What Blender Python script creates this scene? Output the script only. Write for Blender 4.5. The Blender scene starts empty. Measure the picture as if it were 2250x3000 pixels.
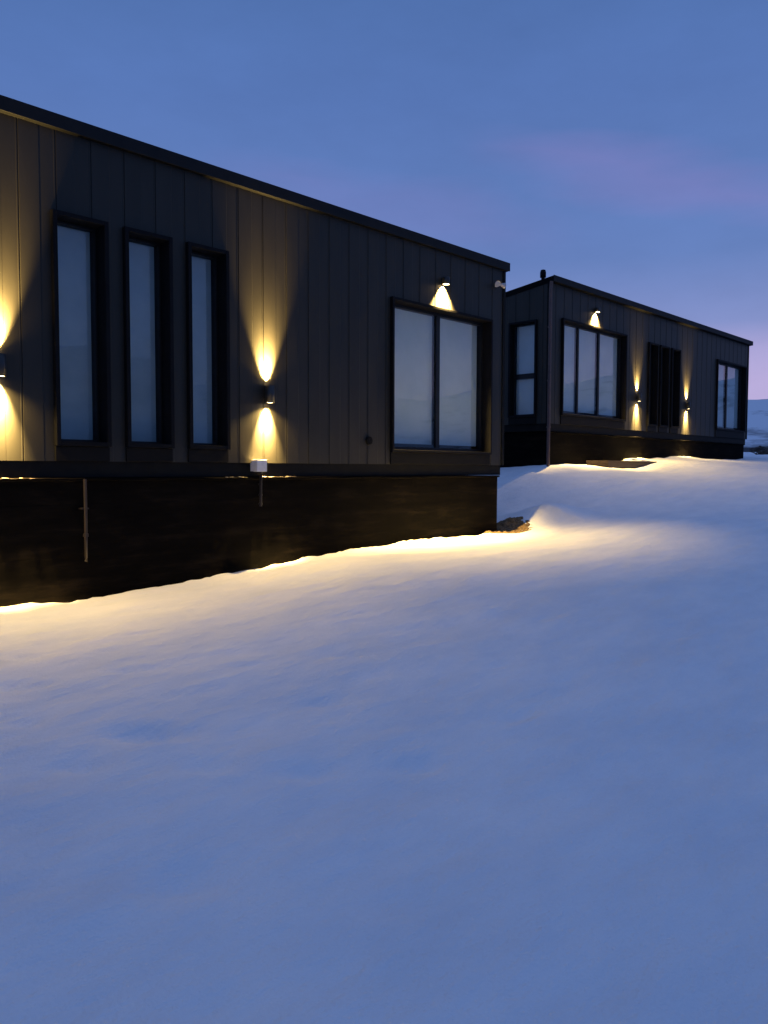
import bpy, bmesh, math, random
import numpy as np
from mathutils import Vector, Matrix

random.seed(7)
S = bpy.context.scene
COL = S.collection
R = math.radians
ZC = 1.6                                  # eye height; heights below are given relative to the eye

# ------------------------------------------------------------------ materials
def new_mat(name):
    m = bpy.data.materials.new(name)
    m.use_nodes = True
    nt = m.node_tree
    return m, nt, nt.nodes, nt.links, nt.nodes['Principled BSDF']

def noise_node(nt, scale, detail=4, rough=.55, stretch=None):
    n, l = nt.nodes, nt.links
    tc = n.new('ShaderNodeTexCoord')
    t = n.new('ShaderNodeTexNoise')
    t.inputs['Scale'].default_value = scale
    t.inputs['Detail'].default_value = detail
    t.inputs['Roughness'].default_value = rough
    if stretch:
        mp = n.new('ShaderNodeMapping')
        mp.inputs['Scale'].default_value = stretch
        l.new(tc.outputs['Object'], mp.inputs[0]); l.new(mp.outputs[0], t.inputs[0])
    else:
        l.new(tc.outputs['Object'], t.inputs[0])
    return t

def ramp(nt, src, stops):
    r = nt.nodes.new('ShaderNodeValToRGB')
    e = r.color_ramp.elements
    while len(e) < len(stops):
        e.new(.5)
    for i, (p, c) in enumerate(stops):
        e[i].position = p
        e[i].color = (*c, 1)
    nt.links.new(src, r.inputs[0])
    return r

def bump(nt, bsdf, src, strength, dist):
    b = nt.nodes.new('ShaderNodeBump')
    b.inputs['Strength'].default_value = strength
    b.inputs['Distance'].default_value = dist
    nt.links.new(src, b.inputs['Height'])
    nt.links.new(b.outputs[0], bsdf.inputs['Normal'])
    return b

def rough_mat(name, c0, c1, rough, scale=6, stretch=None, bs=.2, bd=.004, detail=5, metal=0, spec=.5):
    m, nt, n, l, b = new_mat(name)
    t = noise_node(nt, scale, detail, .6, stretch)
    r = ramp(nt, t.outputs[0], [(.3, c0), (.7, c1)])
    l.new(r.outputs[0], b.inputs['Base Color'])
    b.inputs['Roughness'].default_value = rough
    b.inputs['Metallic'].default_value = metal
    b.inputs['Specular IOR Level'].default_value = spec
    if bs:
        bump(nt, b, t.outputs[0], bs, bd)
    return m

M = {}
M['cladding'] = rough_mat('cladding', (.0160, .0147, .0110), (.0245, .0222, .0172), .55, 3, (1, 1, .25), .12, .004, spec=.3)
M['dark_metal'] = rough_mat('dark_metal', (.005, .005, .006), (.008, .008, .009), .6, 5, None, .05, .002, spec=.08)
M['fascia_metal'] = rough_mat('fascia_metal', (.009, .010, .011), (.014, .014, .015), .6, 4, None, .05, .002, spec=.12)
M['frame_paint'] = rough_mat('frame_paint', (.005, .005, .006), (.008, .008, .009), .45, 8, None, .03, .001, spec=.25)
M['skirt'] = rough_mat('skirt', (.006, .006, .006), (.010, .010, .009), .6, 5, None, .05, .002, spec=.08)
M['panel'] = rough_mat('panel', (.006, .006, .006), (.010, .0095, .009), .6, 4, None, .05, .002, spec=.08)
M['roofing'] = rough_mat('roofing', (.004, .004, .004), (.007, .007, .007), .8, 4, spec=.05)
M['lamp_body'] = rough_mat('lamp_body', (.012, .012, .012), (.02, .02, .02), .45, 20, None, .02, .001)
M['white_plastic'] = rough_mat('white_plastic', (.62, .60, .58), (.74, .72, .70), .5, 12, None, .03, .001)
M['grey_plastic'] = rough_mat('grey_plastic', (.40, .39, .38), (.50, .49, .47), .5, 20, None, .03, .001)
M['conduit'] = rough_mat('conduit', (.006, .004, .0035), (.024, .014, .012), .6, 16, (1, 1, .5), .1, .002)
M['downpipe'] = rough_mat('downpipe', (.06, .035, .03), (.11, .065, .055), .5, 9, None, .05, .002)
M['step_wood'] = rough_mat('step_wood', (.020, .012, .009), (.05, .03, .022), .75, 7, (.4, 6, 6), .4, .006)
M['soil'] = rough_mat('soil', (.05, .032, .018), (.24, .16, .085), .95, 22, None, 1, .02, 8, 0, .2)
M['lit_ledge_crumb'] = rough_mat('lit_ledge_crumb', (.06, .05, .04), (.24, .21, .18), .9, 30, None, .4, .004)  # pale tone of the crumbs that stand in for the lamp-lit plinth edge
M['rock'] = rough_mat('rock', (.02, .017, .016), (.09, .075, .07), .9, 4, None, .6, .03, 6)
M['twig'] = rough_mat('twig', (.03, .02, .015), (.07, .045, .03), .8, 9)

# black-stained plinth: horizontal board marks and brown patches
def plinth_mat():
    m, nt, n, l, b = new_mat('plinth')
    t = noise_node(nt, 1.6, 8, .68, (.7, .7, 4.5))
    r = ramp(nt, t.outputs[0], [(.30, (.0022, .0020, .0019)), (.52, (.0048, .0040, .0033)), (.74, (.015, .0112, .008))])
    l.new(r.outputs[0], b.inputs['Base Color'])
    b.inputs['Roughness'].default_value = .85
    b.inputs['Specular IOR Level'].default_value = .03
    t2 = noise_node(nt, 9, 6, .6, (.7, .7, 1.6))
    bump(nt, b, t2.outputs[0], .5, .008)
    return m
M['plinth'] = plinth_mat()

def snow_mat():
    m, nt, n, l, b = new_mat('snow')
    t = noise_node(nt, 1.7, 6, .62, (.7, 1.3, 1))
    r = ramp(nt, t.outputs[0], [(.32, (.72, .755, .80)), (.68, (.84, .85, .865))])
    l.new(r.outputs[0], b.inputs['Base Color'])
    b.inputs['Roughness'].default_value = .75
    b.inputs['Specular IOR Level'].default_value = .25
    # two octaves of surface: wind ripples stretched along the slope, and grain
    t1 = noise_node(nt, 2.6, 5, .55, (.6, 1.3, 1))
    t2 = noise_node(nt, 60, 3, .6)
    ad = n.new('ShaderNodeMath'); ad.operation = 'MULTIPLY_ADD'
    l.new(t2.outputs[0], ad.inputs[0]); ad.inputs[1].default_value = .11
    l.new(t1.outputs[0], ad.inputs[2])
    bump(nt, b, ad.outputs[0], .6, .10)
    return m
M['snow'] = snow_mat()

def hill_mat(name, lo, hi, a, b_, sc):
    m, nt, n, l, b = new_mat(name)
    t = noise_node(nt, sc, 8, .62, (1, 1, 2.6))
    r = ramp(nt, t.outputs[0], [(a, lo), (b_, hi)])
    l.new(r.outputs[0], b.inputs['Base Color'])
    b.inputs['Roughness'].default_value = .9
    b.inputs['Specular IOR Level'].default_value = .1
    return m
M['snowy_hill'] = hill_mat('snowy_hill', (.06, .06, .07), (.72, .75, .80), .36, .46, .055)
M['dark_ridge'] = hill_mat('dark_ridge', (.26, .27, .28), (.60, .62, .63), .35, .65, .02)

def glass_mat():
    m = bpy.data.materials.new('window_glass'); m.use_nodes = True
    nt = m.node_tree; n, l = nt.nodes, nt.links
    n.remove(n['Principled BSDF'])
    gl = n.new('ShaderNodeBsdfGlossy'); gl.inputs['Roughness'].default_value = .015
    gl.inputs['Color'].default_value = (.95, .97, 1, 1)
    tr = n.new('ShaderNodeBsdfTransparent'); tr.inputs['Color'].default_value = (.97, .98, .98, 1)
    fr = n.new('ShaderNodeFresnel'); fr.inputs['IOR'].default_value = 1.72
    mx = n.new('ShaderNodeMixShader')
    t = noise_node(nt, 1.3, 1, .5)
    bp = n.new('ShaderNodeBump'); bp.inputs['Strength'].default_value = .25; bp.inputs['Distance'].default_value = .004
    l.new(t.outputs[0], bp.inputs['Height']); l.new(bp.outputs[0], gl.inputs['Normal'])
    ge = n.new('ShaderNodeNewGeometry')
    fm = n.new('ShaderNodeMath'); fm.operation = 'SUBTRACT'; fm.inputs[0].default_value = 1; l.new(ge.outputs['Backfacing'], fm.inputs[1])
    fx = n.new('ShaderNodeMath'); fx.operation = 'MULTIPLY'; l.new(fr.outputs[0], fx.inputs[0]); l.new(fm.outputs[0], fx.inputs[1])
    l.new(fx.outputs[0], mx.inputs[0]); l.new(tr.outputs[0], mx.inputs[1]); l.new(gl.outputs[0], mx.inputs[2])
    l.new(mx.outputs[0], n['Material Output'].inputs[0])
    return m
M['glass'] = glass_mat()
M['dark_blind'] = rough_mat('dark_blind', (.22, .30, .33), (.27, .35, .38), .9, 3, None, 0)
M['pale_blind'] = rough_mat('pale_blind', (.35, .43, .45), (.42, .50, .52), .9, 2, None, 0)

def lens_mat(name, st):
    m, nt, n, l, b = new_mat(name)
    b.inputs['Base Color'].default_value = (.8, .7, .5, 1)
    b.inputs['Emission Color'].default_value = (1, .70, .33, 1)
    b.inputs['Emission Strength'].default_value = st
    return m
M['lens'] = lens_mat('lit_lens', 26)
M['reflector'] = rough_mat('reflector', (.7, .6, .45), (.8, .7, .5), .4, 10, None, 0)

# ------------------------------------------------------------------ object helpers
ORG = {}
class MB:
    def __init__(self): self.v = []; self.f = []; self.sm = []
    def add(self, vs, fs, smooth=False):
        o = len(self.v); self.v += [tuple(p) for p in vs]
        self.f += [tuple(i + o for i in f) for f in fs]; self.sm += [smooth] * len(fs)
    def box(self, x0, x1, y0, y1, z0, z1):
        vs = [(x, y, z) for z in (z0, z1) for y in (y0, y1) for x in (x0, x1)]
        self.add(vs, [(0, 2, 3, 1), (4, 5, 7, 6), (0, 1, 5, 4), (2, 6, 7, 3), (0, 4, 6, 2), (1, 3, 7, 5)])
    def tube(self, pts, r, n=12, cap=True):
        pts = [Vector(p) for p in pts]
        rs = r if isinstance(r, (list, tuple)) else [r] * len(pts)
        rings = []
        for i, p in enumerate(pts):
            d = (pts[min(i + 1, len(pts) - 1)] - pts[max(i - 1, 0)]).normalized()
            a = d.orthogonal().normalized() if abs(d.z) < .99 else Vector((1, 0, 0))
            a = (a - d * a.dot(d)).normalized(); b = d.cross(a)
            rings.append([p + (a * math.cos(2 * math.pi * k / n) + b * math.sin(2 * math.pi * k / n)) * rs[i] for k in range(n)])
        vs = [q for g in rings for q in g]; fs = []
        for i in range(len(rings) - 1):
            for k in range(n):
                fs.append((i * n + k, i * n + (k + 1) % n, (i + 1) * n + (k + 1) % n, (i + 1) * n + k))
        self.add(vs, fs, True)
        if cap:
            self.add(rings[0], [tuple(range(n))[::-1]]); self.add(rings[-1], [tuple(range(n))])
    def lathe(self, prof, c, n=28):
        # closed profile of (r, z) revolved about a vertical axis at c
        vs = []; fs = []; m = len(prof)
        for k in range(n):
            a = 2 * math.pi * k / n
            vs += [(c[0] + r * math.cos(a), c[1] + r * math.sin(a), c[2] + z) for r, z in prof]
        for k in range(n):
            for j in range(m):
                a, b = k * m + j, k * m + (j + 1) % m
                c2, d = ((k + 1) % n) * m + (j + 1) % m, ((k + 1) % n) * m + j
                fs.append((a, b, c2, d))
        self.add(vs, fs, True)
    def build(self, name, mat, parent=None, bevel=0):
        o0 = ORG.get(parent.name, Vector((0, 0, 0))) if parent else Vector((0, 0, 0))
        me = bpy.data.meshes.new(name)
        me.from_pydata([tuple(Vector(p) + Vector((0, 0, ZC)) - o0) for p in self.v], [], self.f)
        me.polygons.foreach_set('use_smooth', self.sm)
        me.materials.append(mat)
        bm = bmesh.new(); bm.from_mesh(me); bmesh.ops.recalc_face_normals(bm, faces=bm.faces); bm.to_mesh(me); bm.free()
        o = bpy.data.objects.new(name, me); COL.objects.link(o)
        if parent: o.parent = parent
        ORG[o.name] = o0
        if bevel:
            bv = o.modifiers.new('bevel', 'BEVEL'); bv.width = bevel; bv.segments = 2; bv.limit_method = 'ANGLE'
        return o

def empty(name, loc):
    o = bpy.data.objects.new(name, None); COL.objects.link(o)
    o.location = (loc[0], loc[1], loc[2] + ZC); o.empty_display_size = .2
    ORG[o.name] = Vector(o.location)
    return o

def tag(o, label=None, cat=None, group=None, kind=None):
    for k, v in (('label', label), ('category', cat), ('group', group), ('kind', kind)):
        if v: o[k] = v
    return o

# ------------------------------------------------------------------ snow terrain
def vnoise(x, y, seed=0):
    # smooth value noise, vectorised
    xi = np.floor(x).astype(np.int64); yi = np.floor(y).astype(np.int64)
    fx = x - xi; fy = y - yi
    fx = fx * fx * fx * (fx * (fx * 6 - 15) + 10); fy = fy * fy * fy * (fy * (fy * 6 - 15) + 10)
    def h(a, b):
        n = (a * 374761393 + b * 668265263 + seed * 974634777) & 0x7fffffff
        n = ((n ^ (n >> 13)) * 1274126177) & 0x7fffffff
        n = ((n ^ (n >> 16)) * 668265263) & 0x7fffffff
        return (n & 0xffff) / 65535.0 - .5
    return (h(xi, yi) * (1 - fx) + h(xi + 1, yi) * fx) * (1 - fy) + (h(xi, yi + 1) * (1 - fx) + h(xi + 1, yi + 1) * fx) * fy

def vn(x, y, seed=0):
    # the same noise for one point
    xi = math.floor(x); yi = math.floor(y); fx = x - xi; fy = y - yi
    fx = fx * fx * fx * (fx * (fx * 6 - 15) + 10); fy = fy * fy * fy * (fy * (fy * 6 - 15) + 10)
    def h(a, b):
        n = (a * 374761393 + b * 668265263 + seed * 974634777) & 0x7fffffff
        n = ((n ^ (n >> 13)) * 1274126177) & 0x7fffffff
        n = ((n ^ (n >> 16)) * 668265263) & 0x7fffffff
        return (n & 0xffff) / 65535.0 - .5
    return (h(xi, yi) * (1 - fx) + h(xi + 1, yi) * fx) * (1 - fy) + (h(xi, yi + 1) * (1 - fx) + h(xi + 1, yi + 1) * fx) * fy

CTRL = [  # x, y, z relative to the eye
    (-9, 7.9, -1.34), (-3, 7.9, -1.30), (0, 7.9, -1.29), (3.2, 7.9, -1.27), (4.3, 7.9, -1.275), (5.2, 7.9, -1.24), (6.2, 7.9, -1.175), (7.4, 7.9, -1.10),
    (8.4, 7.9, -1.06), (9.2, 7.9, -1.035), (10.0, 7.9, -1.03), (10.9, 7.9, -1.03), (11.5, 7.9, -1.02),
    (0, 0, -1.60), (2.5, 2.5, -1.52), (3, 5, -1.42), (6, 2, -1.36), (6, 5.4, -1.24), (9, 1, -1.14), (9, 5, -1.08), (11, 2.5, -.93), (12, 5.5, -.90),
    (0, 5, -1.45), (-6, 3, -1.62), (0, -5, -1.78), (6, -4, -1.62), (12, -4, -1.2), (16, 0, -.72), (16, 4, -.58), (14.3, 7.2, -.62), (14, 9.0, -.50),
    (12.3, 9.3, -.80), (12.2, 12, -.62), (14, 12, -.33), (16.0, 11.2, 0.0), (16.2, 9.8, .05), (16.2, 14, .0), (17.6, 9.7, .10), (19.4, 9.6, .10), (20.4, 9.8, .31),
    (22, 9.85, .33), (23.7, 9.85, .35), (26.3, 9.85, .31), (29, 9.85, .40), (18, 6.5, -.22), (20, 3, -.30), (22, 6.5, .02), (26, 6, .20), (30, 8, .38), (26, 0, .02),
    (34, 10, .55), (34, 3, .45), (44, 10, .9), (44, -6, .7), (44, 26, 1.0), (20, -10, -1.0), (20, -24, -2.0), (0, -24, -2.6), (-20, -10, -2.4), (-20, 10, -1.8), (-20, 26, -1.2),
    (0, 26, -.6), (14, 22, .1), (28, 22, .7), (0, 14, -1.0), (8, 14, -.75), (20, 15, .2), (28, 15, .45),
]
_P = np.array(CTRL, float)
def _tps(r2): return np.where(r2 > 1e-9, .5 * r2 * np.log(np.maximum(r2, 1e-9)), 0)
_n = len(_P)
_A = np.zeros((_n + 3, _n + 3))
_d = ((_P[:, None, :2] - _P[None, :, :2]) ** 2).sum(-1)
_A[:_n, :_n] = _tps(_d) + np.eye(_n) * .05
_A[:_n, _n] = 1; _A[:_n, _n + 1:] = _P[:, :2]; _A[_n:, :_n] = _A[:_n, _n:].T
_W = np.linalg.solve(_A, np.concatenate([_P[:, 2], np.zeros(3)]))

DIPS = []
_r = random.Random(11)
for i in range(120):
    DIPS.append((_r.uniform(-.4, 9.5), _r.uniform(-.2, 6.6), _r.uniform(.07, .20), _r.uniform(.045, .10), _r.uniform(-.5, .5) - .8, _r.uniform(.006, .020)))
# tramped hollows seen at the left of the photograph
for (x, y, a, b, t, d) in [(2.35, 3.9, .34, .11, .2, .05), (1.9, 3.75, .16, .08, .1, .035), (2.2, 5.2, .22, .08, .3, .04), (2.9, 5.0, .24, .07, .5, .04), (1.95, 4.55, .14, .07, 0, .03), (2.3, 3.3, .20, .09, .1, .04), (3.4, 3.6, .2, .08, .3, .035),
                           (2.6, 2.9, .18, .1, .6, .035), (1.6, 2.55, .16, .08, .4, .03), (2.75, 4.35, .13, .06, .3, .03), (3.5, 4.5, .15, .06, .5, .025), (2.5, 5.9, .14, .06, .2, .03), (4.2, 4.2, .18, .07, .1, .03), (1.3, 1.9, .14, .08, .2, .02), (3.9, 2.6, .2, .08, .4, .025), (2.1, 1.8, .2, .1, .1, .025), (3.0, 2.6, .26, .09, .3, .035)]:
    DIPS.append((x, y, a * .8, b * .85, t * .6 - .9, d * 1.2))

def height(x, y):
    x = np.asarray(x, float); y = np.asarray(y, float)
    xc = np.clip(x, -20, 44); yc = np.clip(y, -24, 26)
    z = np.full(x.shape, _W[_n]) + _W[_n + 1] * xc + _W[_n + 2] * yc
    for i in range(_n):
        z = z + _W[i] * _tps((xc - _P[i, 0]) ** 2 + (yc - _P[i, 1]) ** 2)
    far = np.hypot(x - xc, y - yc)
    z = z + far * .018 * np.where(x > 20, 1.0, -.2)
    # drifts and wind lumps
    z = z + .09 * vnoise(x * .33, y * .4, 1) + .026 * vnoise(x * .9 + .3 * y, y * 1.3, 2) + .018 * vnoise(x * 2.1 + y * .6, y * 3.4, 3) + .016 * vnoise(x * 4.2 + y, y * 6.2, 4) + .006 * vnoise(x * 11, y * 13, 10)
    for (px, py, a, b, t, d) in DIPS:
        c, s = math.cos(t), math.sin(t)
        u = ((x - px) * c + (y - py) * s) / a; v = (-(x - px) * s + (y - py) * c) / b
        z = z - d * np.exp(-(u * u + v * v)) * (1 + .6 * vnoise(x * 9, y * 9, 8))
    # hollow scoured round the corner of the front house and the drift crest beyond it
    z = z - .07 * np.exp(-(((x - 11.75) / .42) ** 2 + ((y - 7.95) / .35) ** 2)) + .10 * np.exp(-(((x - 12.10) / .27) ** 2 + ((y - 8.14) / .22) ** 2))
    z = z + .27 * np.exp(-((x - 12.72 - .3 * (8 - y) + .10 * vnoise(x * 2.2, y * 2.2, 18)) / np.where(x < 12.7, .30, .65)) ** 2 - ((y - 7.80) / .55) ** 2)
    z = z - .10 * np.exp(-(((x - 13.6) / .8) ** 2 + ((y - 8.8) / 1.0) ** 2))
    # ragged lip where the snow meets the plinth
    lip = np.exp(-np.abs(y - 7.9) / .22) * (x < 11.6)
    z = z + lip * (.022 * vnoise(x * 1.9, y * .5, 5) + .026 * vnoise(x * 6.1, y * 2, 6) + .026 * vnoise(x * 15.3, y * 5, 16))
    # melt gap: the snow stops short of the wall and falls away into it
    g = np.clip((y - 7.845 - .03 * vnoise(x * 4.3, y * 0 + 1, 17)) / .075, 0, 1)
    z = z - .11 * g * (x < 11.5) * (y < 8.6)
    lip2 = np.exp(-np.abs(y - 9.85) / .5) * (x > 15.5)
    z = z + lip2 * (.12 * vnoise(x * .9, y * .5, 7) + .06 * vnoise(x * 2.6, y * .5, 9))
    return z

def graded(lo, hi, step, ends, grow=1.16, big=14):
    a = list(np.arange(lo, hi, step)); s = step
    while a[-1] < ends[1]:
        s = min(s * grow, big); a.append(a[-1] + s)
    s = step; b = []
    p = lo
    while p > ends[0]:
        s = min(s * grow, big); p -= s; b.append(p)
    return np.array(b[::-1] + a)

xs = graded(.6, 13.6, .055, (-260, 320), 1.045)
ys = graded(.2, 8.6, .05, (-260, 260), 1.06)
X, Y = np.meshgrid(xs, ys)
Zt = height(X, Y) + ZC
nx, ny = len(xs), len(ys)
me = bpy.data.meshes.new('ground')
idx = np.arange(nx * ny).reshape(ny, nx)
quads = np.stack([idx[:-1, :-1], idx[:-1, 1:], idx[1:, 1:], idx[1:, :-1]], -1).reshape(-1, 4)
me.vertices.add(nx * ny); me.vertices.foreach_set('co', np.stack([X, Y, Zt], -1).reshape(-1))
me.loops.add(quads.size); me.loops.foreach_set('vertex_index', quads.reshape(-1))
me.polygons.add(len(quads)); me.polygons.foreach_set('loop_start', np.arange(0, quads.size, 4)); me.polygons.foreach_set('loop_total', np.full(len(quads), 4))
me.polygons.foreach_set('use_smooth', np.ones(len(quads), bool))
me.update(); me.validate(); me.materials.append(M['snow'])
ground = bpy.data.objects.new('ground', me); COL.objects.link(ground)
tag(ground, 'smooth drifted snow field sloping up to both houses', kind='structure')

def zat(x, y): return float(height(np.array([x]), np.array([y]))[0])

# ------------------------------------------------------------------ hills (azimuths in degrees from +x towards +y)
def hill_sheet(name, mat, a0, a1, r0, r1, top, label, seed, nr=44, na=260):
    mb = []; f = []
    for i in range(na + 1):
        t = i / na; az = a0 + (a1 - a0) * t
        for j in range(nr + 1):
            s = j / nr; r = r0 + (r1 - r0) * s
            x, y = r * math.cos(R(az)), r * math.sin(R(az))
            h = top(az) * r1
            k = .5 - .5 * math.cos(math.pi * min(1, s * 1.02))
            sc = r1 / 150
            z = -3.5 + (h + 3.5) * k ** .8
            q = x / (9 * sc), y / (9 * sc)
            q2 = x / (3 * sc), y / (3 * sc)
            z += (vn(*q, seed) * 1.6 + vn(*q2, seed + 1) * .5) * sc * (.25 + .75 * s) * k
            mb.append((x, y, z + ZC))
    for i in range(na):
        for j in range(nr):
            a = i * (nr + 1) + j
            f.append((a, a + 1, a + nr + 2, a + nr + 1))
    m = bpy.data.meshes.new(name); m.from_pydata(mb, [], f)
    m.polygons.foreach_set('use_smooth', [True] * len(f)); m.materials.append(mat)
    o = bpy.data.objects.new(name, m); COL.objects.link(o)
    return tag(o, label, kind='structure')
def T(e): return math.tan(R(e))
hill_sheet('hill', M['snowy_hill'], -12, 88, 60, 150, lambda a: T(4.15 + .40 * math.sin(a * .31 + 1) + .25 * math.sin(a * .9) - .03 * max(0, 10 - a)),
           'snow covered rocky hill rising beyond the far house', 21)
def ridge(a):
    e = 6.6 + .5 * math.sin(a * .21) + .3 * math.sin(a * .67)
    if a < -57: e = 7.4 + .14 * (-57 - a) * .5 + .25 * math.sin(a * .8)
    return T(min(e, 9.5))
hill_sheet('hills', M['dark_ridge'], -150, -56.8, 230, 420, ridge, 'dark ridge across the valley behind the viewer', 31)
hill_sheet('hills', M['snowy_hill'], -58, -10, 240, 430, lambda a: T(5.4 + .6 * math.sin(a * .19) + .3 * math.sin(a * .7)), 'snowy ridge across the valley behind the viewer', 41)

# ------------------------------------------------------------------ houses
def clad(mb, a0, a1, z0, ztop, openings, to, pitch=.37, phase=0):
    """vertical board profile along axis a, cut round openings (a0,a1,z0,z1); to(a, d, z) places a point d out of the wall"""
    pts = []
    k = math.floor((a0 - phase) / pitch) - 1
    while phase + k * pitch < a1 + pitch:
        b = phase + k * pitch
        pts += [(b, .000), (b + .003, -.005), (b + .011, -.005), (b + .014, .003), (b + .208, .003), (b + .213, .000), (b + .358, .000), (b + .3601, .0025), (b + .3699, .0025)]
        k += 1
    cuts = sorted({a0, a1} | {o[0] for o in openings} | {o[1] for o in openings})
    def dat(a):
        for (p, q) in zip(pts[:-1], pts[1:]):
            if p[0] <= a <= q[0]:
                return p[1] + (q[1] - p[1]) * (a - p[0]) / max(1e-9, q[0] - p[0])
        return 0
    prof = [(a, d) for a, d in pts if a0 < a < a1 and all(abs(a - c) > 1e-6 for c in cuts)] + [(c, dat(c)) for c in cuts]
    prof.sort()
    for (p, q) in zip(prof[:-1], prof[1:]):
        mid = (p[0] + q[0]) / 2
        spans = [(z0, None)]
        for o in sorted(openings, key=lambda o: o[2]):
            if o[0] < mid < o[1]:
                s = spans.pop(); spans.append((s[0], o[2])); spans.append((o[3], None))
        for s, e in spans:
            ea = ztop(p[0]) if e is None else e; eb = ztop(q[0]) if e is None else e
            if ea - s < 1e-4: continue
            mb.add([to(p[0], p[1], s), to(q[0], q[1], s), to(q[0], q[1], eb), to(p[0], p[1], ea)], [(0, 1, 2, 3)])

def window(house, to, a0, a1, z0, z1, flange, panes, blind, proj=.06, rec=.145, member=.028, zsplit=None, panel=None, label=None):
    """surround box frame standing proud of the cladding, recessed sash, panes, blinds. to(a, d, z): d is outwards."""
    def bx(mb, aa, ab, da, db, za, zb):
        P = [to(a, d, z) for z in (za, zb) for d in (da, db) for a in (aa, ab)]
        mb.add(P, [(0, 2, 3, 1), (4, 5, 7, 6), (0, 1, 5, 4), (2, 6, 7, 3), (0, 4, 6, 2), (1, 3, 7, 5)])
    s = MB()
    bx(s, a0, a0 + flange, -rec - .09, proj, z0, z1); bx(s, a1 - flange, a1, -rec - .09, proj, z0, z1)
    bx(s, a0 + flange, a1 - flange, -rec - .09, proj - .002, z1 - flange, z1); bx(s, a0 + flange, a1 - flange, -rec - .09, proj - .002, z0, z0 + flange)
    w = s.build('window', M['dark_metal'], house, .004)
    if label: w['label'] = label
    ia, ib, iz0, iz1 = a0 + flange, a1 - flange, z0 + flange, z1 - flange
    f = MB(); e = .0025
    bx(f, ia + e, ia + member, -rec - .07, -rec + .03, iz0 + e, iz1 - e); bx(f, ib - member, ib - e, -rec - .07, -rec + .03, iz0 + e, iz1 - e)
    bx(f, ia + member, ib - member, -rec - .07, -rec + .028, iz1 - member, iz1 - e); bx(f, ia + member, ib - member, -rec - .07, -rec + .028, iz0 + e, iz0 + member)
    edges = [ia + member] + [v for p in panes for v in p] + [ib - member]
    for k in range(0, len(panes)):
        m0, m1 = panes[k]
        bx(f, m0, m1, -rec - .07, -rec + .025, iz0 + member, iz1 - member)
    if zsplit: bx(f, ia + member, ib - member, -rec - .07, -rec + .026, zsplit[0], zsplit[1])
    f.build('frame', M['frame_paint'], w, .003)
    zr = [(iz0 + member, iz1 - member)] if not zsplit else [(iz0 + member, zsplit[0]), (zsplit[1], iz1 - member)]
    for k in range(0, len(edges), 2):
        pa, pb = edges[k], edges[k + 1]
        for (za, zb) in zr:
            g = MB(); bx(g, pa + .001, pb - .001, -rec - .012, -rec, za + .001, zb - .001); g.build('pane', M['glass'], w)
            b = MB(); bx(b, pa + .001, pb - .001, -rec - .064, -rec - .060, za + (.05 if panes and za < z0 + .2 else .001), zb - .001); b.build('blind', blind, w)
    if panel:
        p = MB(); bx(p, a0 + .004, a1 - .004, -.02, .022, panel, z0 - .003); p.build('sill_panel', M['panel'], w, .003)
    return w

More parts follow.
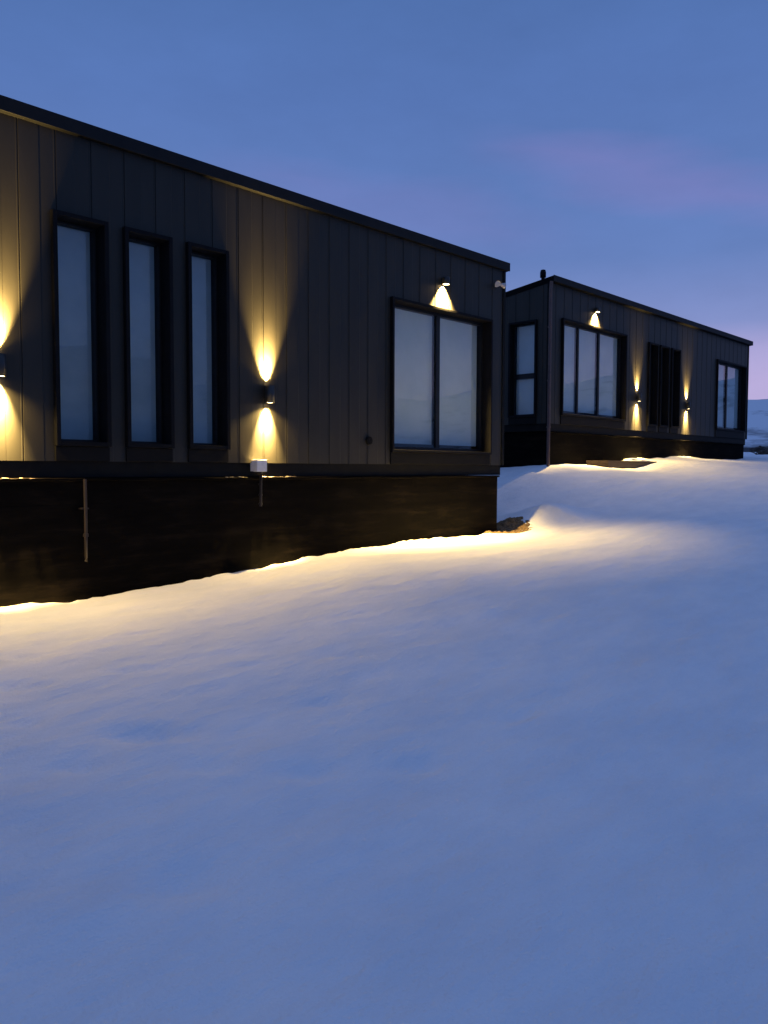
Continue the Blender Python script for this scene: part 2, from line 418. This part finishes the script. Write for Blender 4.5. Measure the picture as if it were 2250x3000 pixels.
def house(x0, x1, yf, depth, zb, zt, fas, over, plx, label, openings, end_openings, phase, slope=.145):
    h = empty('house', ((x0 + x1) / 2, yf, zb - 1.2))
    tag(h, label, 'house', 'dark houses on the snowy slope')
    yb = yf + depth
    tf = lambda a, d, z: (a, yf - d, z)
    te = lambda a, d, z: (x0 - d, a, z)
    tr = lambda a, d, z: (x1 + d, a, z)
    tb = lambda a, d, z: (a, yb + d, z)
    roofz = lambda y: zt - slope * (y - (yf - over))           # top of the roof along the depth
    w = MB()
    clad(w, x0, x1, zb, lambda a: zt - fas + .01, openings, tf, phase=phase)
    clad(w, yf, yb, zb, lambda a: roofz(a) - fas + .01, end_openings, te, phase=phase * .5)
    clad(w, yf, yb, zb, lambda a: roofz(a) - fas + .01, [], tr, phase=phase * .5)
    clad(w, x0, x1, zb, lambda a: roofz(yb) - fas + .01, [], tb, phase=phase)
    wall = w.build('wall', M['cladding'], h)
    for cx, sx in ((x0, -1), (x1, 1)):                          # corner flashings
        c = MB(); c.box(min(cx - sx * .05, cx + sx * .018), max(cx - sx * .05, cx + sx * .018), yf - .018, yf + .05, zb, zt - fas - .005)
        c.build('corner_trim', M['skirt'], wall, .002)
    sk = MB(); sk.box(x0 + .03, x1 - .03, yf + .026, yb - .03, zb - .165, zb + .02); sk.build('skirt', M['skirt'], h)
    # plinth with a rough top edge
    p = MB(); n = 260; px0, px1 = plx; rows = []
    py = yf - .022; top = zb - .167
    for i in range(n + 1):
        x = px0 + (px1 - px0) * i / n
        j = vn(x * 3.1, yf, 51) * .016 + vn(x * 11., yf, 52) * .008
        prof = [(py + .075, top - .004), (py + .012, top + j * .5 - .004), (py, top + j - .012), (py + .002, top + j - .03), (py + .048, top + j * .7 - .038)]
        for q in range(1, 7):
            z = top - q * .27
            o = vn(x * .35 + q * 7, q * 3.3, 53) * .012
            prof += [(py + .05 + o * .3, z + .008), (py + .0515, z), (py + .05 + o * .3, z - .008)]
        prof += [(py + .05, top - 2.2)]
        rows.append([(x, y, z) for y, z in prof])
    m = len(rows[0]); vs = [v for r in rows for v in r]
    p.add(vs, [(i * m + j, (i + 1) * m + j, (i + 1) * m + j + 1, i * m + j + 1) for i in range(n) for j in range(m - 1)])
    p.box(px0, px1, py + .065, yb - .1, top - 2.2, top - .006)
    p.build('plinth', M['plinth'], h)
    # mono-pitch roof: slab, fascia, drip edge
    r = MB(); e = .0
    ya, yz = yf - over, yb + .1
    xa, xb = x0 - .025, x1 + .065
    prof = [(ya, zt), (yz, roofz(yz)), (yz, roofz(yz) - fas), (ya + .004, zt - fas + slope * .0)]
    vs = [(x, y, z) for x in (xa, xb) for (y, z) in prof]
    r.add(vs, [(0, 1, 2, 3), (7, 6, 5, 4), (0, 4, 5, 1), (1, 5, 6, 2), (2, 6, 7, 3), (3, 7, 4, 0)])
    roof = r.build('roof', M['roofing'], h)
    fa = MB()
    fa.box(xa - .006, xb + .006, ya - .012, ya - .002, zt - fas - .006, zt + .012)
    fa.build('fascia', M['fascia_metal'], roof, .002)
    return h, wall, roof, tf, te

ZB1, ZT1, Y1 = .072, 3.452, 7.954
W1 = [(3.74, 4.33), (4.515, 5.09), (5.29, 5.85)]
op1 = [(a + .01, b - .01, ZB1, 2.53) for a, b in W1] + [(8.71, 11.145, ZB1, 2.455)]
h1, wall1, roof1, tf1, te1 = house(-3.4, 11.55, Y1, 4.9, ZB1, ZT1, .118, .055, (-3.3, 11.44),
    'nearer dark house filling the left, with three tall narrow windows and a two-pane window', op1, [], 6.385)
for a, b in W1:
    window(h1, tf1, a, b, .225, 2.54, .045, [], M['dark_blind'], panel=ZB1 + .004)
window(h1, tf1, 8.70, 11.155, .245, 2.465, .04, [(9.90, 9.99)], M['pale_blind'], panel=ZB1 + .004, member=.05)

ZB2, ZT2, Y2 = 1.055, 4.36, 9.92
W2 = [(16.72, 19.93, 3.50, [(17.66, 17.73), (18.68, 18.76)], M['pale_blind'], 1.26), (21.25, 21.82, 3.47, [], M['dark_blind'], 1.21), (21.97, 22.54, 3.47, [], M['dark_blind'], 1.21),
      (22.72, 23.30, 3.47, [], M['dark_blind'], 1.21), (26.14, 28.70, 3.50, [(27.30, 27.40)], M['pale_blind'], 1.28)]
op2 = [(a + .01, b - .01, ZB2, t - .01) for a, b, t, _, _, _ in W2]
h2, wall2, roof2, tf2, te2 = house(16.2, 28.97, Y2, 6.2, ZB2, ZT2, .12, .11, (16.3, 28.82),
    'farther dark house on the right, with a three-pane window and a flue on its roof', op2, [(10.24, 10.98, ZB2, 3.42)], 6.1)
for a, b, t, ps, bl, zb in W2:
    window(h2, tf2, a, b, zb, t, .045, ps, bl, panel=ZB2 + .004, rec=.13 if ps else .16, member=.045)
window(h2, te2, 10.23, 10.99, 1.22, 3.43, .045, [], M['pale_blind'], zsplit=(2.12, 2.24), panel=ZB2 + .004, rec=.14)
# flue on the far roof, downpipe at its corner
f = MB()
zf = ZT2 - .145 * 1.3
f.tube([(17.8, 11.1, zf - .1), (17.8, 11.1, zf + .66)], .045, 14)
f.lathe([(.0, .62), (.075, .62), (.075, .74), (.06, .80), (.0, .82)], (17.8, 11.1, zf), 16)
f.build('flue', M['dark_metal'], roof2)
d = MB()
d.tube([(16.14, 9.84, ZT2 - .13), (16.14, 9.86, ZT2 - .3), (16.14, 9.87, .0)], .036, 12)
for z in (3.2, 2.0, .95): d.tube([(16.14, 9.87, z), (16.14, 9.87, z + .035)], .045, 12)
dp = d.build('downpipe', M['downpipe'], h2)

# ------------------------------------------------------------------ wall lamps
LCOL = (1.0, .655, .20)
def spot(parent, loc, direction, power, size, blend, name='beam', rad=.02):
    L = bpy.data.lights.new(name, 'SPOT'); L.energy = power; L.color = LCOL
    L.spot_size = R(size); L.spot_blend = blend; L.shadow_soft_size = rad
    o = bpy.data.objects.new(name, L); COL.objects.link(o); o.parent = parent
    o.location = Vector(loc) - Vector(parent.location) + Vector((0, 0, ZC))
    o.rotation_euler = Vector(direction).to_track_quat('-Z', 'Y').to_euler()
    return o

HR, HH = .056, .105
def wall_lamp(x, ywall, z, label, up=True, power=1.0, upk=1.0, hh=HH, down=(1, 1), wide=86, out=.20):
    yc = ywall - (.080 if up else .066)
    t = empty('wall_lamp', (x, yc, z))
    tag(t, label, 'wall lamp', 'lit wall lamps on the two houses')
    hs = MB(); ti = .006; dl = .014
    # hollow cylinder with an inner floor near each open end
    prof = [(HR, -hh), (HR, hh), (HR - ti, hh), (HR - ti, hh - dl), (.0005, hh - dl), (.0005, -hh + dl), (HR - ti, -hh + dl), (HR - ti, -hh)] if up else \
           [(HR, -hh), (HR, hh - .006), (HR - .006, hh), (.0005, hh), (.0005, -hh + dl), (HR - ti, -hh + dl), (HR - ti, -hh)]
    hs.lathe(prof, (x, yc, z)); hs.build('housing', M['lamp_body'], t)
    b = MB(); b.box(x - .026, x + .026, yc + HR - .006, ywall + .012, z - .045, z + .045); b.build('bracket', M['lamp_body'], t, .003)
    for s in ((1, -1) if up else (-1,)):
        l = MB(); l.lathe([(.0005, s * (hh - dl + .003)), (HR - ti - .002, s * (hh - dl + .003)), (HR - ti - .002, s * (hh - dl + .009)), (.0005, s * (hh - dl + .009))], (x, yc, z)); l.build('lens', M['lens'], t)
        P = power * (upk if s > 0 else 1)
        zz = z + s * (hh + .003)
        # a tight core and a wide skirt of light from the same bulb
        k = (1, 1) if s > 0 else down
        if up:
            spot(t, (x, yc, zz), (0, .40, s), (4200 if s > 0 else 4600) * P * k[0], 62, 1.0, 'core_beam', .02)
            spot(t, (x, yc, zz), (0, .50, s), 4200 * P * k[0], 46, 1.0, 'hot_beam', .02)
        else:
            spot(t, (x, yc, zz), (0, .45, s), 7000 * P * k[0], 92, 1.0, 'core_beam', .02)
        spot(t, (x, yc, zz), (0, .02 if s > 0 else -out, s), (38 if s > 0 else 205) * P * k[1], (128 if s > 0 else 144) if up else wide, 1.0, 'wide_beam', .02)
    return t

wall_lamp(3.19, Y1, .965, 'black wall lamp cut by the left edge of the photo, left of the tall windows', power=1.0, down=(1, 1.25), out=.32)
wall_lamp(6.43, Y1, .915, 'black wall lamp above the white junction box, right of the three tall windows', power=1.0, down=(1, 1.0), out=.18)
wall_lamp(9.90, Y1, 2.88, 'lit downlight just above the two-pane window of the nearer house', up=False, power=1.2, hh=.055, down=(1, 4.9))
wall_lamp(18.30, Y2, 3.90, 'lit downlight just above the three-pane window of the farther house', up=False, power=1.0, hh=.055, down=(1, 2.3), wide=124)
wall_lamp(20.62, Y2, 1.93, 'up-and-down wall lamp right beside the three-pane window of the farther house', power=1.1, upk=.32)
wall_lamp(23.86, Y2, 1.91, 'up-and-down wall lamp right of the three dark slit windows of the farther house', power=.85, upk=.4)

# twin-headed white sensor light under the eave at the near house's corner
t = empty('twin_floodlight', (11.280, Y1 - .03, 3.05)); tag(t, 'small unlit twin-headed white floodlight high at the right corner of the nearer house', 'floodlight')
b = MB(); b.box(11.255, 11.305, Y1 - .05, Y1 - .012, 3.02, 3.08); b.tube([(11.280, Y1 - .05, 3.05), (11.280, Y1 - .10, 3.05)], .014, 10); b.build('bracket', M['grey_plastic'], t, .004)
for s in (-1, 1):
    hd = MB(); hd.tube([(11.280 + s * .012, Y1 - .10, 3.05), (11.280 + s * .035, Y1 - .105, 3.048), (11.280 + s * .095, Y1 - .125, 3.042)], [.016, .026, .047], 16); hd.build('head', M['grey_plastic'], t)

# white box with its conduit on the front plinth
t = empty('junction_box', (6.30, Y1 - .05, .04)); tag(t, 'small white junction box at the top of the plinth below a wall lamp', 'junction box')
b = MB(); b.box(6.19, 6.345, Y1 - .125, Y1 - .04, -.035, .112); b.build('cover', M['white_plastic'], t, .008)
b = MB(); b.box(6.20, 6.335, Y1 - .04, Y1 + .02, -.03, .105); b.build('back_box', M['white_plastic'], t)
b = MB(); b.tube([(6.30, Y1 - .075, -.036), (6.30, Y1 - .06, -.09), (6.30, Y1 - .05, -.46)], .017, 10)
for z in (-.2, -.33, -.44): b.tube([(6.30, Y1 - .05, z), (6.30, Y1 - .05, z + .022)], .023, 10)
b.build('conduit', M['conduit'], t)
# pipe on the plinth below the tall windows
t = empty('drain_pipe', (4.03, Y1 - .06, -.5)); tag(t, 'thin reddish pipe fixed to the plinth below the leftmost tall window', 'pipe')
b = MB(); b.tube([(4.03, Y1 - .05, -.11), (4.032, Y1 - .05, -.55), (4.028, Y1 - .05, -.92), (4.015, Y1 - .075, -.945)], .017, 10); b.build('pipe', M['conduit'], t)
b = MB(); b.box(3.99, 4.07, Y1 - .053, Y1 + .03, -.42, -.405); b.build('clip', M['conduit'], t, .002)
b = MB(); b.tube([(4.03, Y1 - .05, -.70), (4.03, Y1 - .05, -.67)], .027, 10); b.build('coupling', M['conduit'], t)
# round vent cover on the cladding
t = empty('vent_cover', (8.26, Y1 - .02, .40)); tag(t, 'small dark round vent cover on the cladding left of the two-pane window', 'vent cover')
b = MB(); n = 20
b.tube([(8.26, Y1 + .0, .40), (8.26, Y1 - .03, .40)], [.062, .056], 20); b.build('rim', M['skirt'], t)
b = MB()
for k in range(-2, 3): b.box(8.26 - .042, 8.26 + .042, Y1 - .036, Y1 - .0305, .40 + k * .018 - .005, .40 + k * .018 + .005)
b.build('louvre', M['dark_metal'], t)

# ------------------------------------------------------------------ step, soil, lit ledge crumbs, rocks
t = empty('wooden_step', (19.05, 9.4, 0)); tag(t, 'low dark wooden platform half buried in snow before the farther house', 'wooden platform')
b = MB()
for k in range(4): b.box(17.75, 20.4, 9.22 + k * .148, 9.22 + k * .148 + .138, .185, .220)
b.build('decking', M['step_wood'], t, .004)
b = MB(); b.box(17.78, 20.37, 9.235, 9.26, -.14, .182); b.box(17.78, 17.81, 9.262, 9.80, -.14, .182); b.box(20.34, 20.37, 9.262, 9.80, -.14, .182); b.build('skirting_board', M['step_wood'], t, .003)

def lump(name, mat, cx, cy, cz, rx, ry, rz, seed, n=14, m=20, amp=.35, fr=2.2, parent=None):
    mb = MB(); vs = []; fs = []
    for i in range(n + 1):
        th = math.pi * i / n
        for j in range(m):
            ph = 2 * math.pi * j / m
            d = Vector((math.sin(th) * math.cos(ph), math.sin(th) * math.sin(ph), math.cos(th)))
            k = 1 + amp * (vn(d.x * fr + seed, d.y * fr + d.z * 1.7 * fr, seed) + .5 * vn(d.x * fr * 2.7 + seed, d.y * fr * 2.7 - d.z * fr * 2, seed + 3))
            vs.append((cx + rx * d.x * k, cy + ry * d.y * k, cz + rz * d.z * k))
    for i in range(n):
        for j in range(m):
            fs.append((i * m + j, i * m + (j + 1) % m, (i + 1) * m + (j + 1) % m, (i + 1) * m + j))
    mb.add(vs, fs, True)
    return mb
# snow lying on the platform
mb = lump('x', None, 19.85, 9.55, .215, .62, .23, .075, 3, amp=.5)
o = mb.build('snow_heap', M['snow']); tag(o, 'small heap of snow lying on the wooden platform', 'snow heap')

# bare soil and dead grass in the hollow by the corner
mb = MB(); nu, nv = 76, 56; vs = []; SZ = height(*np.meshgrid(10.6 + 2.0 * np.arange(77) / 76, 7.55 + 1.4 * np.arange(57) / 56, indexing='ij'))
for i in range(nu + 1):
    for j in range(nv + 1):
        x = 10.6 + 2.0 * i / nu; y = 7.55 + 1.4 * j / nv
        q = ((x - 11.90) / .42) ** 2 + ((y - 8.00) / .32) ** 2
        if x < 11.6: q = ((y - 7.98) / (.16 + .20 * max(0, (x - 10.6) / 1.12))) ** 2 + (max(0, 11.0 - x) / .45) ** 2
        e = vn(x * 5, y * 5, 61) * .7 + vn(x * 14, y * 14, 62) * .35
        z = float(SZ[i, j]) + .030 * (1 - q - e) + .07 * abs(vn(x * 13, y * 13, 63)) + .04 * abs(vn(x * 29, y * 29, 64)) - .02
        vs.append((x, y, max(z, float(SZ[i, j]) - .12)))
mb.add(vs, [(i * (nv + 1) + j, (i + 1) * (nv + 1) + j, (i + 1) * (nv + 1) + j + 1, i * (nv + 1) + j + 1) for i in range(nu) for j in range(nv)], True)
o = mb.build('bare_soil', M['soil']); tag(o, 'patch of bare brown soil at the corner of the nearer house', kind='structure')
mb = MB(); rg = random.Random(5)
for i in range(240):
    x = rg.uniform(11.5, 12.4); y = rg.uniform(7.72, 8.5)
    if ((x - 11.92) / .40) ** 2 + ((y - 8.02) / .30) ** 2 > 1: continue
    z = zat(x, y); a = rg.uniform(0, 6.28); l = rg.uniform(.05, .13); w = .004
    dx, dy = math.cos(a) * l * .7, math.sin(a) * l * .7
    mb.add([(x - w, y, z), (x + w, y + w, z), (x + dx, y + dy, z + l * .6)], [(0, 1, 2)])
o = mb.build('grass', M['soil']); tag(o, 'dead brown grass on the bare soil by the corner', kind='stuff')

# pale snow crumbs added only below the lamps, standing in for the lamp-lit plinth edge
mb = MB(); rg = random.Random(9)
for (xa, xb, z, n) in [(5.78, 6.12, -.099, 4), (6.38, 6.95, -.099, 6), (3.0, 3.5, -.098, 6)]:
    yy = Y1 if xa < 15 else Y2
    for k in range(n):
        x = xa + (xb - xa) * (k + rg.random()) / n
        l = lump('x', None, x, yy - .022, z + rg.uniform(-.004, .004), rg.uniform(.018, .05) * (1.4 if xa > 15 else 1), .009, rg.uniform(.002, .006), rg.randint(1, 90), 6, 9, .5)
        mb.add(l.v, l.f, True)
o = mb.build('lit_ledge_snow', M['lit_ledge_crumb']); tag(o, 'pale snow crumbs added below two wall lamps, standing in for the lit plinth edge', kind='stuff')

# rocks showing through the snow at the right edge
for i, (x, y, rx, ry, rz, lab) in enumerate([
    (37.5, 12.05, .26, .2, .17, 'dark rock poking out of the snow just right of the farther house'),
    (41.0, 12.85, .5, .4, .16, 'low flat dark rock at the right edge behind the farther house'),
    (53.0, 17.3, .7, .5, .30, 'dark boulder on the slope at the right edge, half way up the hill'),
    (49.0, 15.3, .7, .5, .24, 'dark boulder at the right edge below the hill, above the low rocks')]):
    z = zat(x, y)
    o = lump('x', None, x, y, z + rz * .2, rx, ry, rz, 70 + i, amp=.8).build('rock', M['rock'])
    tag(o, lab, 'rock', 'rocks on the snowy slope')
# a leafless shrub beside them
t = empty('shrub', (36.2, 11.75, zat(36.2, 11.75))); tag(t, 'low leafless dark shrub in snow just past the right end of the farther house', 'shrub')
mb = MB(); rg = random.Random(3); z0 = zat(36.2, 11.75)
for k in range(46):
    a = rg.uniform(0, 6.28); l = rg.uniform(.15, .42); e = rg.uniform(.25, 1.1)
    p0 = Vector((36.2 + rg.uniform(-.25, .25), 11.75 + rg.uniform(-.2, .2), z0 - .05))
    p1 = p0 + Vector((math.cos(a) * math.cos(e), math.sin(a) * math.cos(e), math.sin(e) * .8)) * l
    p2 = p1 + Vector((math.cos(a + .6), math.sin(a + .6), .3)) * l * .4
    mb.tube([p0, p1, p2], [.016, .01, .004], 5)
mb.build('twigs', M['twig'], t)

# ------------------------------------------------------------------ sky and twilight
w = bpy.data.worlds.new('World'); S.world = w; w.use_nodes = True
nt = w.node_tree; n, l = nt.nodes, nt.links
bg = n['Background']; bg.inputs[1].default_value = .106
tc = n.new('ShaderNodeTexCoord')
nm = n.new('ShaderNodeVectorMath'); nm.operation = 'NORMALIZE'; l.new(tc.outputs['Generated'], nm.inputs[0])
sp = n.new('ShaderNodeSeparateXYZ'); l.new(nm.outputs[0], sp.inputs[0])
base = ramp(nt, sp.outputs[2], [(0, (.160, .245, .50)), (.085, (.155, .240, .50)), (.17, (.136, .218, .475)), (.26, (.112, .193, .450)), (.40, (.086, .166, .415)), (.52, (.070, .148, .375)), (.72, (.120, .210, .48)), (1, (.168, .260, .540))])
# afterglow low over the far hill: strongest towards the azimuth where the sun went down
dt = n.new('ShaderNodeVectorMath'); dt.operation = 'DOT_PRODUCT'; l.new(nm.outputs[0], dt.inputs[0]); dt.inputs[1].default_value = (math.cos(R(8)), math.sin(R(8)), 0)
azm = ramp(nt, dt.outputs['Value'], [(.45, (0, 0, 0)), (.97, (1, 1, 1))])
low = ramp(nt, sp.outputs[2], [(0, (1, 1, 1)), (.10, (1, 1, 1)), (.135, (.75, .75, .75)), (.165, (.22, .22, .22)), (.24, (0, 0, 0))])
gm = n.new('ShaderNodeMath'); gm.operation = 'MULTIPLY'; l.new(azm.outputs[0], gm.inputs[0]); l.new(low.outputs[0], gm.inputs[1])
glow = n.new('ShaderNodeMix'); glow.data_type = 'RGBA'
l.new(gm.outputs[0], glow.inputs['Factor']); l.new(base.outputs[0], glow.inputs['A']); glow.inputs['B'].default_value = (.43, .37, .64, 1)
# faint pink streaks of high cloud
mp = n.new('ShaderNodeMapping'); mp.inputs['Scale'].default_value = (2.6, 2.6, 14); mp.inputs['Rotation'].default_value = (R(7), R(-5), 0); mp.inputs['Location'].default_value = (.35, .1, .62)
l.new(nm.outputs[0], mp.inputs[0])
ns = n.new('ShaderNodeTexNoise'); ns.inputs['Scale'].default_value = 1.3; ns.inputs['Detail'].default_value = 5; ns.inputs['Roughness'].default_value = .5
l.new(mp.outputs[0], ns.inputs[0])
def streak(normal, mid, width, c0, c1, amount):
    # a long thin cloud band along a great circle, frayed by noise
    v = n.new('ShaderNodeVectorMath'); v.operation = 'DOT_PRODUCT'; l.new(nm.outputs[0], v.inputs[0]); v.inputs[1].default_value = normal
    j = n.new('ShaderNodeMath'); j.operation = 'MULTIPLY_ADD'; l.new(ns.outputs[0], j.inputs[0]); j.inputs[1].default_value = .10; l.new(v.outputs['Value'], j.inputs[2])
    k = n.new('ShaderNodeMath'); k.operation = 'MULTIPLY_ADD'; l.new(j.outputs[0], k.inputs[0]); k.inputs[1].default_value = 1 / width; k.inputs[2].default_value = .5 - .05 / width
    band = ramp(nt, k.outputs[0], [(0, (0, 0, 0)), (.38, (.8, .8, .8)), (.55, (1, 1, 1)), (1, (0, 0, 0))])
    q = n.new('ShaderNodeVectorMath'); q.operation = 'DOT_PRODUCT'; l.new(nm.outputs[0], q.inputs[0]); q.inputs[1].default_value = mid
    az = ramp(nt, q.outputs['Value'], [(c0, (0, 0, 0)), (c1, (1, 1, 1))])
    p = n.new('ShaderNodeMath'); p.operation = 'MULTIPLY'; l.new(band.outputs[0], p.inputs[0]); l.new(az.outputs[0], p.inputs[1])
    r = n.new('ShaderNodeMath'); r.operation = 'MULTIPLY'; l.new(p.outputs[0], r.inputs[0]); r.inputs[1].default_value = amount
    return r
s1 = streak((-.1576, -.3813, .9109), (.8646, .3923, .3138), .085, .975, .995, .42)
s2 = streak((-.1143, -.3183, .9411), (.70, .64, .32), .07, .975, .995, .22)
mu2 = n.new('ShaderNodeMath'); mu2.operation = 'ADD'; l.new(s1.outputs[0], mu2.inputs[0]); l.new(s2.outputs[0], mu2.inputs[1])
mix = n.new('ShaderNodeMix'); mix.data_type = 'RGBA'
l.new(mu2.outputs[0], mix.inputs['Factor']); l.new(glow.outputs['Result'], mix.inputs['A']); mix.inputs['B'].default_value = (.22, .20, .47, 1)
# after-sunset sky from the sun just under the horizon
sky = n.new('ShaderNodeTexSky'); sky.sky_type = 'NISHITA'; sky.sun_disc = False
sky.sun_elevation = R(-3); sky.sun_rotation = R(75)
sm = n.new('ShaderNodeVectorMath'); sm.operation = 'MULTIPLY'; l.new(sky.outputs[0], sm.inputs[0]); sm.inputs[1].default_value = (.06, .07, .15)
ad = n.new('ShaderNodeVectorMath'); ad.operation = 'ADD'; l.new(mix.outputs['Result'], ad.inputs[0]); l.new(sm.outputs[0], ad.inputs[1])
# thin uneven high cloud: a few per cent lighter and darker
n2 = n.new('ShaderNodeTexNoise'); n2.inputs['Scale'].default_value = 3.2; n2.inputs['Detail'].default_value = 7; n2.inputs['Roughness'].default_value = .62
m2 = n.new('ShaderNodeMapping'); m2.inputs['Scale'].default_value = (1, 1, 2.4); l.new(nm.outputs[0], m2.inputs[0]); l.new(m2.outputs[0], n2.inputs[0])
k2 = n.new('ShaderNodeMath'); k2.operation = 'MULTIPLY_ADD'; l.new(n2.outputs[0], k2.inputs[0]); k2.inputs[1].default_value = 3.4; k2.inputs[2].default_value = 8.3
sc = n.new('ShaderNodeVectorMath'); sc.operation = 'SCALE'; l.new(ad.outputs[0], sc.inputs[0]); l.new(k2.outputs[0], sc.inputs['Scale'])
l.new(sc.outputs[0], bg.inputs[0])

# ------------------------------------------------------------------ camera
yaw, pit, rol = R(42.814), R(3.012), R(.1564)
fw = Vector((math.cos(yaw) * math.cos(pit), math.sin(yaw) * math.cos(pit), -math.sin(pit)))
rt = Vector((math.sin(yaw), -math.cos(yaw), 0)); up = rt.cross(fw)
rt2 = rt * math.cos(rol) + up * math.sin(rol); up2 = up * math.cos(rol) - rt * math.sin(rol)
cd = bpy.data.cameras.new('camera'); cam = bpy.data.objects.new('camera', cd); COL.objects.link(cam)
cam.matrix_world = Matrix(((rt2.x, up2.x, -fw.x, 0), (rt2.y, up2.y, -fw.y, 0), (rt2.z, up2.z, -fw.z, ZC), (0, 0, 0, 1)))
cd.sensor_fit = 'VERTICAL'; cd.sensor_height = 36; cd.lens = 36 * 2384.23 / 3000
cd.clip_start = .05; cd.clip_end = 2000
S.camera = cam
S.view_settings.view_transform = 'Standard'; S.view_settings.look = 'None'
S.view_settings.exposure = 0; S.view_settings.gamma = 1
S.cycles.max_bounces = 6
S.cycles.use_denoising = True
